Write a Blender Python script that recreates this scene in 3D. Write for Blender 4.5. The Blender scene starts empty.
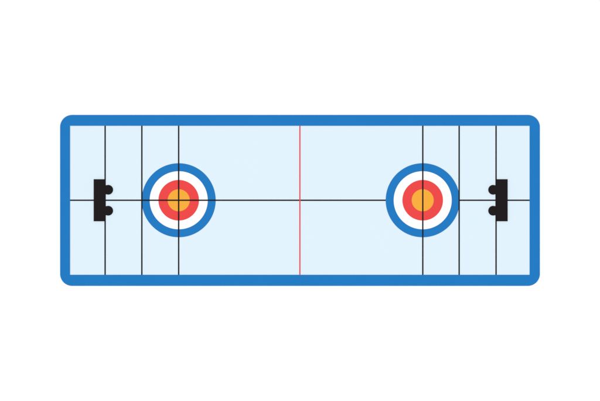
import bpy, bmesh, math

# A curling sheet seen from straight above.  1 photo pixel = 1 cm.
scene = bpy.context.scene
COL = scene.collection
PX = 0.01
CX, CY = 300.0, 200.5


def P(px, py):
    return ((px - CX) * PX, (CY - py) * PX)


# ------------------------------------------------------------------ materials
LIGHT = 1.25          # irradiance / pi on a level surface


def lin(h):
    out = []
    for i in (0, 2, 4):
        c = int(h[i:i + 2], 16) / 255
        out.append(c / 12.92 if c <= 0.04045 else ((c + 0.055) / 1.055) ** 2.4)
    return out


def material(name, hexcol, rough=0.7, spec=0.0, var=0.012, scale=3.0, gain=1.0):
    m = bpy.data.materials.new(name)
    m.use_nodes = True
    nt = m.node_tree
    bsdf = nt.nodes['Principled BSDF']
    base = [c / LIGHT * gain for c in lin(hexcol)]
    tc = nt.nodes.new('ShaderNodeTexCoord')
    nz = nt.nodes.new('ShaderNodeTexNoise')
    nz.inputs['Scale'].default_value = scale
    nz.inputs['Detail'].default_value = 4
    rp = nt.nodes.new('ShaderNodeValToRGB')
    rp.color_ramp.elements[0].position = 0.3
    rp.color_ramp.elements[1].position = 0.7
    rp.color_ramp.elements[0].color = [c * (1 - var) for c in base] + [1]
    rp.color_ramp.elements[1].color = [c * (1 + var) for c in base] + [1]
    nt.links.new(tc.outputs['Object'], nz.inputs['Vector'])
    nt.links.new(nz.outputs['Fac'], rp.inputs['Fac'])
    nt.links.new(rp.outputs['Color'], bsdf.inputs['Base Color'])
    bsdf.inputs['Roughness'].default_value = rough
    bsdf.inputs['Specular IOR Level'].default_value = spec
    return m


WHITE = material('white_card', 'FFFFFF', gain=1.06, var=0.004)
WHITE_PAINT = material('white_paint', 'FFFFFF', gain=1.02, var=0.004)
BLUE = material('blue_paint', '267DC5')
BORDER_BLUE = material('blue_border_paint', '267DC5')
ICE = material('pale_ice', 'E3F4FE', var=0.002, scale=1.6)
RED = material('red_paint', 'F04C4C')
RED_LINE = material('red_line_paint', 'EE474C')
ORANGE = material('orange_paint', 'FAB040')
BLACK_LINE = material('black_line_paint', '252122')
RUBBER = material('black_rubber', '231F20', rough=0.6, var=0.03, scale=30)


# ------------------------------------------------------------------ helpers
def link(name, bm, mat, parent=None, loc=(0, 0, 0)):
    bmesh.ops.recalc_face_normals(bm, faces=bm.faces)
    me = bpy.data.meshes.new(name)
    bm.to_mesh(me)
    bm.free()
    me.materials.append(mat)
    o = bpy.data.objects.new(name, me)
    COL.objects.link(o)
    o.parent = parent
    o.location = loc
    return o


def thing(name, label, cat, loc=(0, 0, 0), group=None):
    o = bpy.data.objects.new(name, None)
    COL.objects.link(o)
    o.location = loc
    o.empty_display_size = 0.1
    o['label'] = label
    o['category'] = cat
    if group:
        o['group'] = group
    return o


def prism(outline, z0, z1, bevel=0.0, seg=3):
    """Solid from a counter-clockwise outline, its top edge rounded."""
    bm = bmesh.new()
    top = [bm.verts.new((x, y, z1)) for x, y in outline]
    bot = [bm.verts.new((x, y, z0)) for x, y in outline]
    n = len(outline)
    tf = bm.faces.new(top)
    bm.faces.new(bot[::-1])
    for i in range(n):
        bm.faces.new((bot[i], bot[(i + 1) % n], top[(i + 1) % n], top[i]))
    if bevel:
        bmesh.ops.bevel(bm, geom=list(tf.edges), offset=bevel, segments=seg,
                        affect='EDGES', profile=0.5)
    return bm


def circle(cx, cy, r, n):
    return [(cx + r * math.cos(2 * math.pi * i / n), cy + r * math.sin(2 * math.pi * i / n))
            for i in range(n)]


def annulus(r0, r1, n=192):
    bm = bmesh.new()
    a = [bm.verts.new((x, y, 0)) for x, y in circle(0, 0, r1, n)]
    if r0 <= 0:
        bm.faces.new(a)
        return bm
    b = [bm.verts.new((x, y, 0)) for x, y in circle(0, 0, r0, n)]
    for i in range(n):
        j = (i + 1) % n
        bm.faces.new((a[i], a[j], b[j], b[i]))
    return bm


def strip(x0, y0, x1, y1):
    bm = bmesh.new()
    bm.faces.new([bm.verts.new((x, y, 0)) for x, y in
                  ((x0, y0), (x1, y0), (x1, y1), (x0, y1))])
    return bm


# ------------------------------------------------------------------ backdrop
bm = strip(-25, -25, 25, 25)
back = link('backdrop', bm, WHITE)
back['kind'] = 'structure'
back['label'] = 'plain white surface all around the blue framed curling sheet'

# ------------------------------------------------------------------ the sheet
ICE_Z = 0.012
rink = thing('curling_sheet',
             'long pale blue curling sheet with rounded blue border and two ringed targets',
             'curling sheet')

IN_L, IN_R, IN_T, IN_B = 70.2, 529.5, 125.9, 274.7
OUT_L, OUT_R, OUT_T, OUT_B, RAD = 60.2, 539.8, 115.0, 285.8, 12.0

x0, y0 = P(IN_L, IN_B)
x1, y1 = P(IN_R, IN_T)
# the ice slab butts against the border
ice = link('ice', prism([(x0, y0), (x1, y0), (x1, y1), (x0, y1)], 0.002, ICE_Z), ICE, rink)


def border_mesh():
    ox0, oy0 = P(OUT_L, OUT_B)
    ox1, oy1 = P(OUT_R, OUT_T)
    r = RAD * PX
    N = 24
    bm = bmesh.new()
    zt, zb, bv = 0.017, 0.001, 0.0015

    def outer(inset, z):
        vs = []
        for cx, cy, a0 in ((ox0 + r, oy0 + r, 180), (ox1 - r, oy0 + r, 270),
                           (ox1 - r, oy1 - r, 0), (ox0 + r, oy1 - r, 90)):
            for k in range(N + 1):
                a = math.radians(a0 + 90 * k / N)
                vs.append(bm.verts.new((cx + (r - inset) * math.cos(a),
                                        cy + (r - inset) * math.sin(a), z)))
        return vs

    def inner(out, z):
        vs = []
        for cx, cy in ((x0 - out, y0 - out), (x1 + out, y0 - out),
                       (x1 + out, y1 + out), (x0 - out, y1 + out)):
            vs.append(bm.verts.new((cx, cy, z)))
        return vs

    def bridge(a, b):
        n = len(a)
        for i in range(n):
            j = (i + 1) % n
            bm.faces.new((a[i], a[j], b[j], b[i]))

    prof = [(0, zb), (0, zt - bv), (bv * 0.29, zt - bv * 0.29), (bv, zt)]
    oloops = [outer(i, z) for i, z in prof]
    for a, b in zip(oloops, oloops[1:]):
        bridge(a, b)
    iloops = [inner(i, z) for i, z in ((bv, zt), (bv * 0.29, zt - bv * 0.29), (0.0002, zt - bv), (0.0002, zb))]
    for a, b in zip(iloops, iloops[1:]):
        bridge(a, b)
    # flat top between the rounded outline and the square opening
    O, I = oloops[-1], iloops[0]
    M = N + 1
    for c in range(4):
        arc = O[c * M:(c + 1) * M]
        for k in range(N):
            bm.faces.new((arc[k], arc[k + 1], I[c]))
        nxt = (c + 1) % 4
        bm.faces.new((arc[-1], O[nxt * M], I[nxt], I[c]))
    return bm


border = link('border', border_mesh(), BORDER_BLUE, rink)
border['label'] = 'blue raised border with rounded outer corners'

# painted marks: thin sheets one above the other on the ice
LAYER = 0.001
W = 1.4
TOP, BOT = IN_T - 0.0, IN_B + 0.0
CY_LINE = 200.25


def cross_line(name, px, width, layer, mat):
    a = P(px - width / 2, BOT)
    b = P(px + width / 2, TOP)
    return link(name, strip(a[0], a[1], b[0], b[1]), mat, rink, (0, 0, ICE_Z + LAYER * layer))


house_kinds = (('ring', 29.0, 37.0, BLUE, 'blue outer ring'),
               ('ring', 20.3, 29.0, WHITE_PAINT, 'white ring'),
               ('ring', 11.0, 20.3, RED, 'red ring'),
               ('button', 0.0, 11.0, ORANGE, 'orange centre disc'))


def house(px, py, layer, label, meshes=None):
    """The target painted on the ice: blue ring > white ring, red ring, button."""
    h = None
    made = []
    for k, (nm, r0, r1, mat, lab) in enumerate(house_kinds):
        if h is None:
            h = bpy.data.objects.new('target', None)
            COL.objects.link(h)
            h.parent = rink
            x, y = P(px, py)
            h.location = (x, y, ICE_Z + LAYER * layer)
            h['label'] = label
        if meshes is None:
            o = link(nm, annulus(r0 * PX, r1 * PX), mat, h)
        else:
            o = meshes[k].copy()
            COL.objects.link(o)
            o.parent = h
        o['label'] = lab
        made.append(o)
    return made


first = house(178.75, 200.25, 1, 'round target crossed by a lengthwise and a crosswise black line')
a = P(IN_L, CY_LINE + W / 2)
b = P(IN_R, CY_LINE - W / 2)
ln = link('long_line', strip(a[0], a[1], b[0], b[1]), BLACK_LINE, rink, (0, 0, ICE_Z + LAYER * 2))
ln['label'] = 'thin black line running the length of the ice'
house(422.65, 200.25, 3, 'round target crossed only by a crosswise black line', first)
for nm, px in (('hack_line', 105.2), ('back_line', 141.9), ('tee_line', 178.7),
               ('tee_line', 422.75), ('back_line', 459.1), ('hack_line', 496.0)):
    cross_line(nm, px, W, 4, BLACK_LINE)
red = cross_line('halfway_line', 299.9, 1.2, 5, RED_LINE)
red['label'] = 'thin red line across the ice halfway along'


# ------------------------------------------------------------------ the hacks
def knob_outline(cy):
    """Round end on a short neck that widens a little where it meets the plate."""
    r, cx, neck = 4.85, 3.05, 4.35
    a0 = math.pi - math.asin(neck / r)
    pts = [(-1.5, -5.0), (0.1, -4.75), (0.6, -4.5)]
    pts += [(cx + r * math.cos(-a0 + 2 * a0 * i / 56), r * math.sin(-a0 + 2 * a0 * i / 56)) for i in range(57)]
    pts += [(0.6, 4.5), (0.1, 4.75), (-1.5, 5.0)]
    return [(x * PX, cy + y * PX) for x, y in pts]


def make_hack(px, label):
    x, y = P(px, 200.25)
    t = thing('curling_hack', label, 'hack', (x, y, ICE_Z + 0.006), 'black hacks at the ends of the sheet')
    w, h = 11.5 * PX, 21.0 * PX
    link('plate', prism([(-w, -h), (0, -h), (0, h), (-w, h)], 0, 0.012, 0.0015), RUBBER, t)
    for s in (1, -1):
        # a stub whose back end is set into the plate
        link('knob', prism(knob_outline(s * 10.45 * PX), 0.0005, 0.0105, 0.0025), RUBBER, t)
    return t


hack = make_hack(105.3, 'black hack on the ice with its two round knobs pointing right')
other = hack.copy()
COL.objects.link(other)
for ch in list(hack.children):
    c = ch.copy()
    COL.objects.link(c)
    c.parent = other
other['label'] = 'black hack on the ice with its two round knobs pointing left'
other.location.x = P(496.05, 0)[0]
other.rotation_euler.z = math.pi

# ------------------------------------------------------------------ light
world = bpy.data.worlds.new('World')
scene.world = world
world.use_nodes = True
bg = world.node_tree.nodes['Background']
bg.inputs['Color'].default_value = (1, 1, 1, 1)
bg.inputs['Strength'].default_value = 0.35

ld = bpy.data.lights.new('overhead_softbox', 'AREA')
ld.shape = 'DISK'
ld.size = 12
ld.energy = 32000
lo = bpy.data.objects.new('overhead_softbox', ld)
COL.objects.link(lo)
lo.location = (0, 0, 60)

# ------------------------------------------------------------------ camera
cd = bpy.data.cameras.new('camera')
cam = bpy.data.objects.new('camera', cd)
COL.objects.link(cam)
D = 40.0
cam.location = (0, 0, D)
cd.sensor_width = 36
cd.lens = 36 * D / 6.0
cd.clip_start = 0.1
cd.clip_end = 300
scene.camera = cam

scene.view_settings.view_transform = 'Standard'
scene.view_settings.look = 'None'
scene.view_settings.exposure = 0
scene.view_settings.gamma = 1
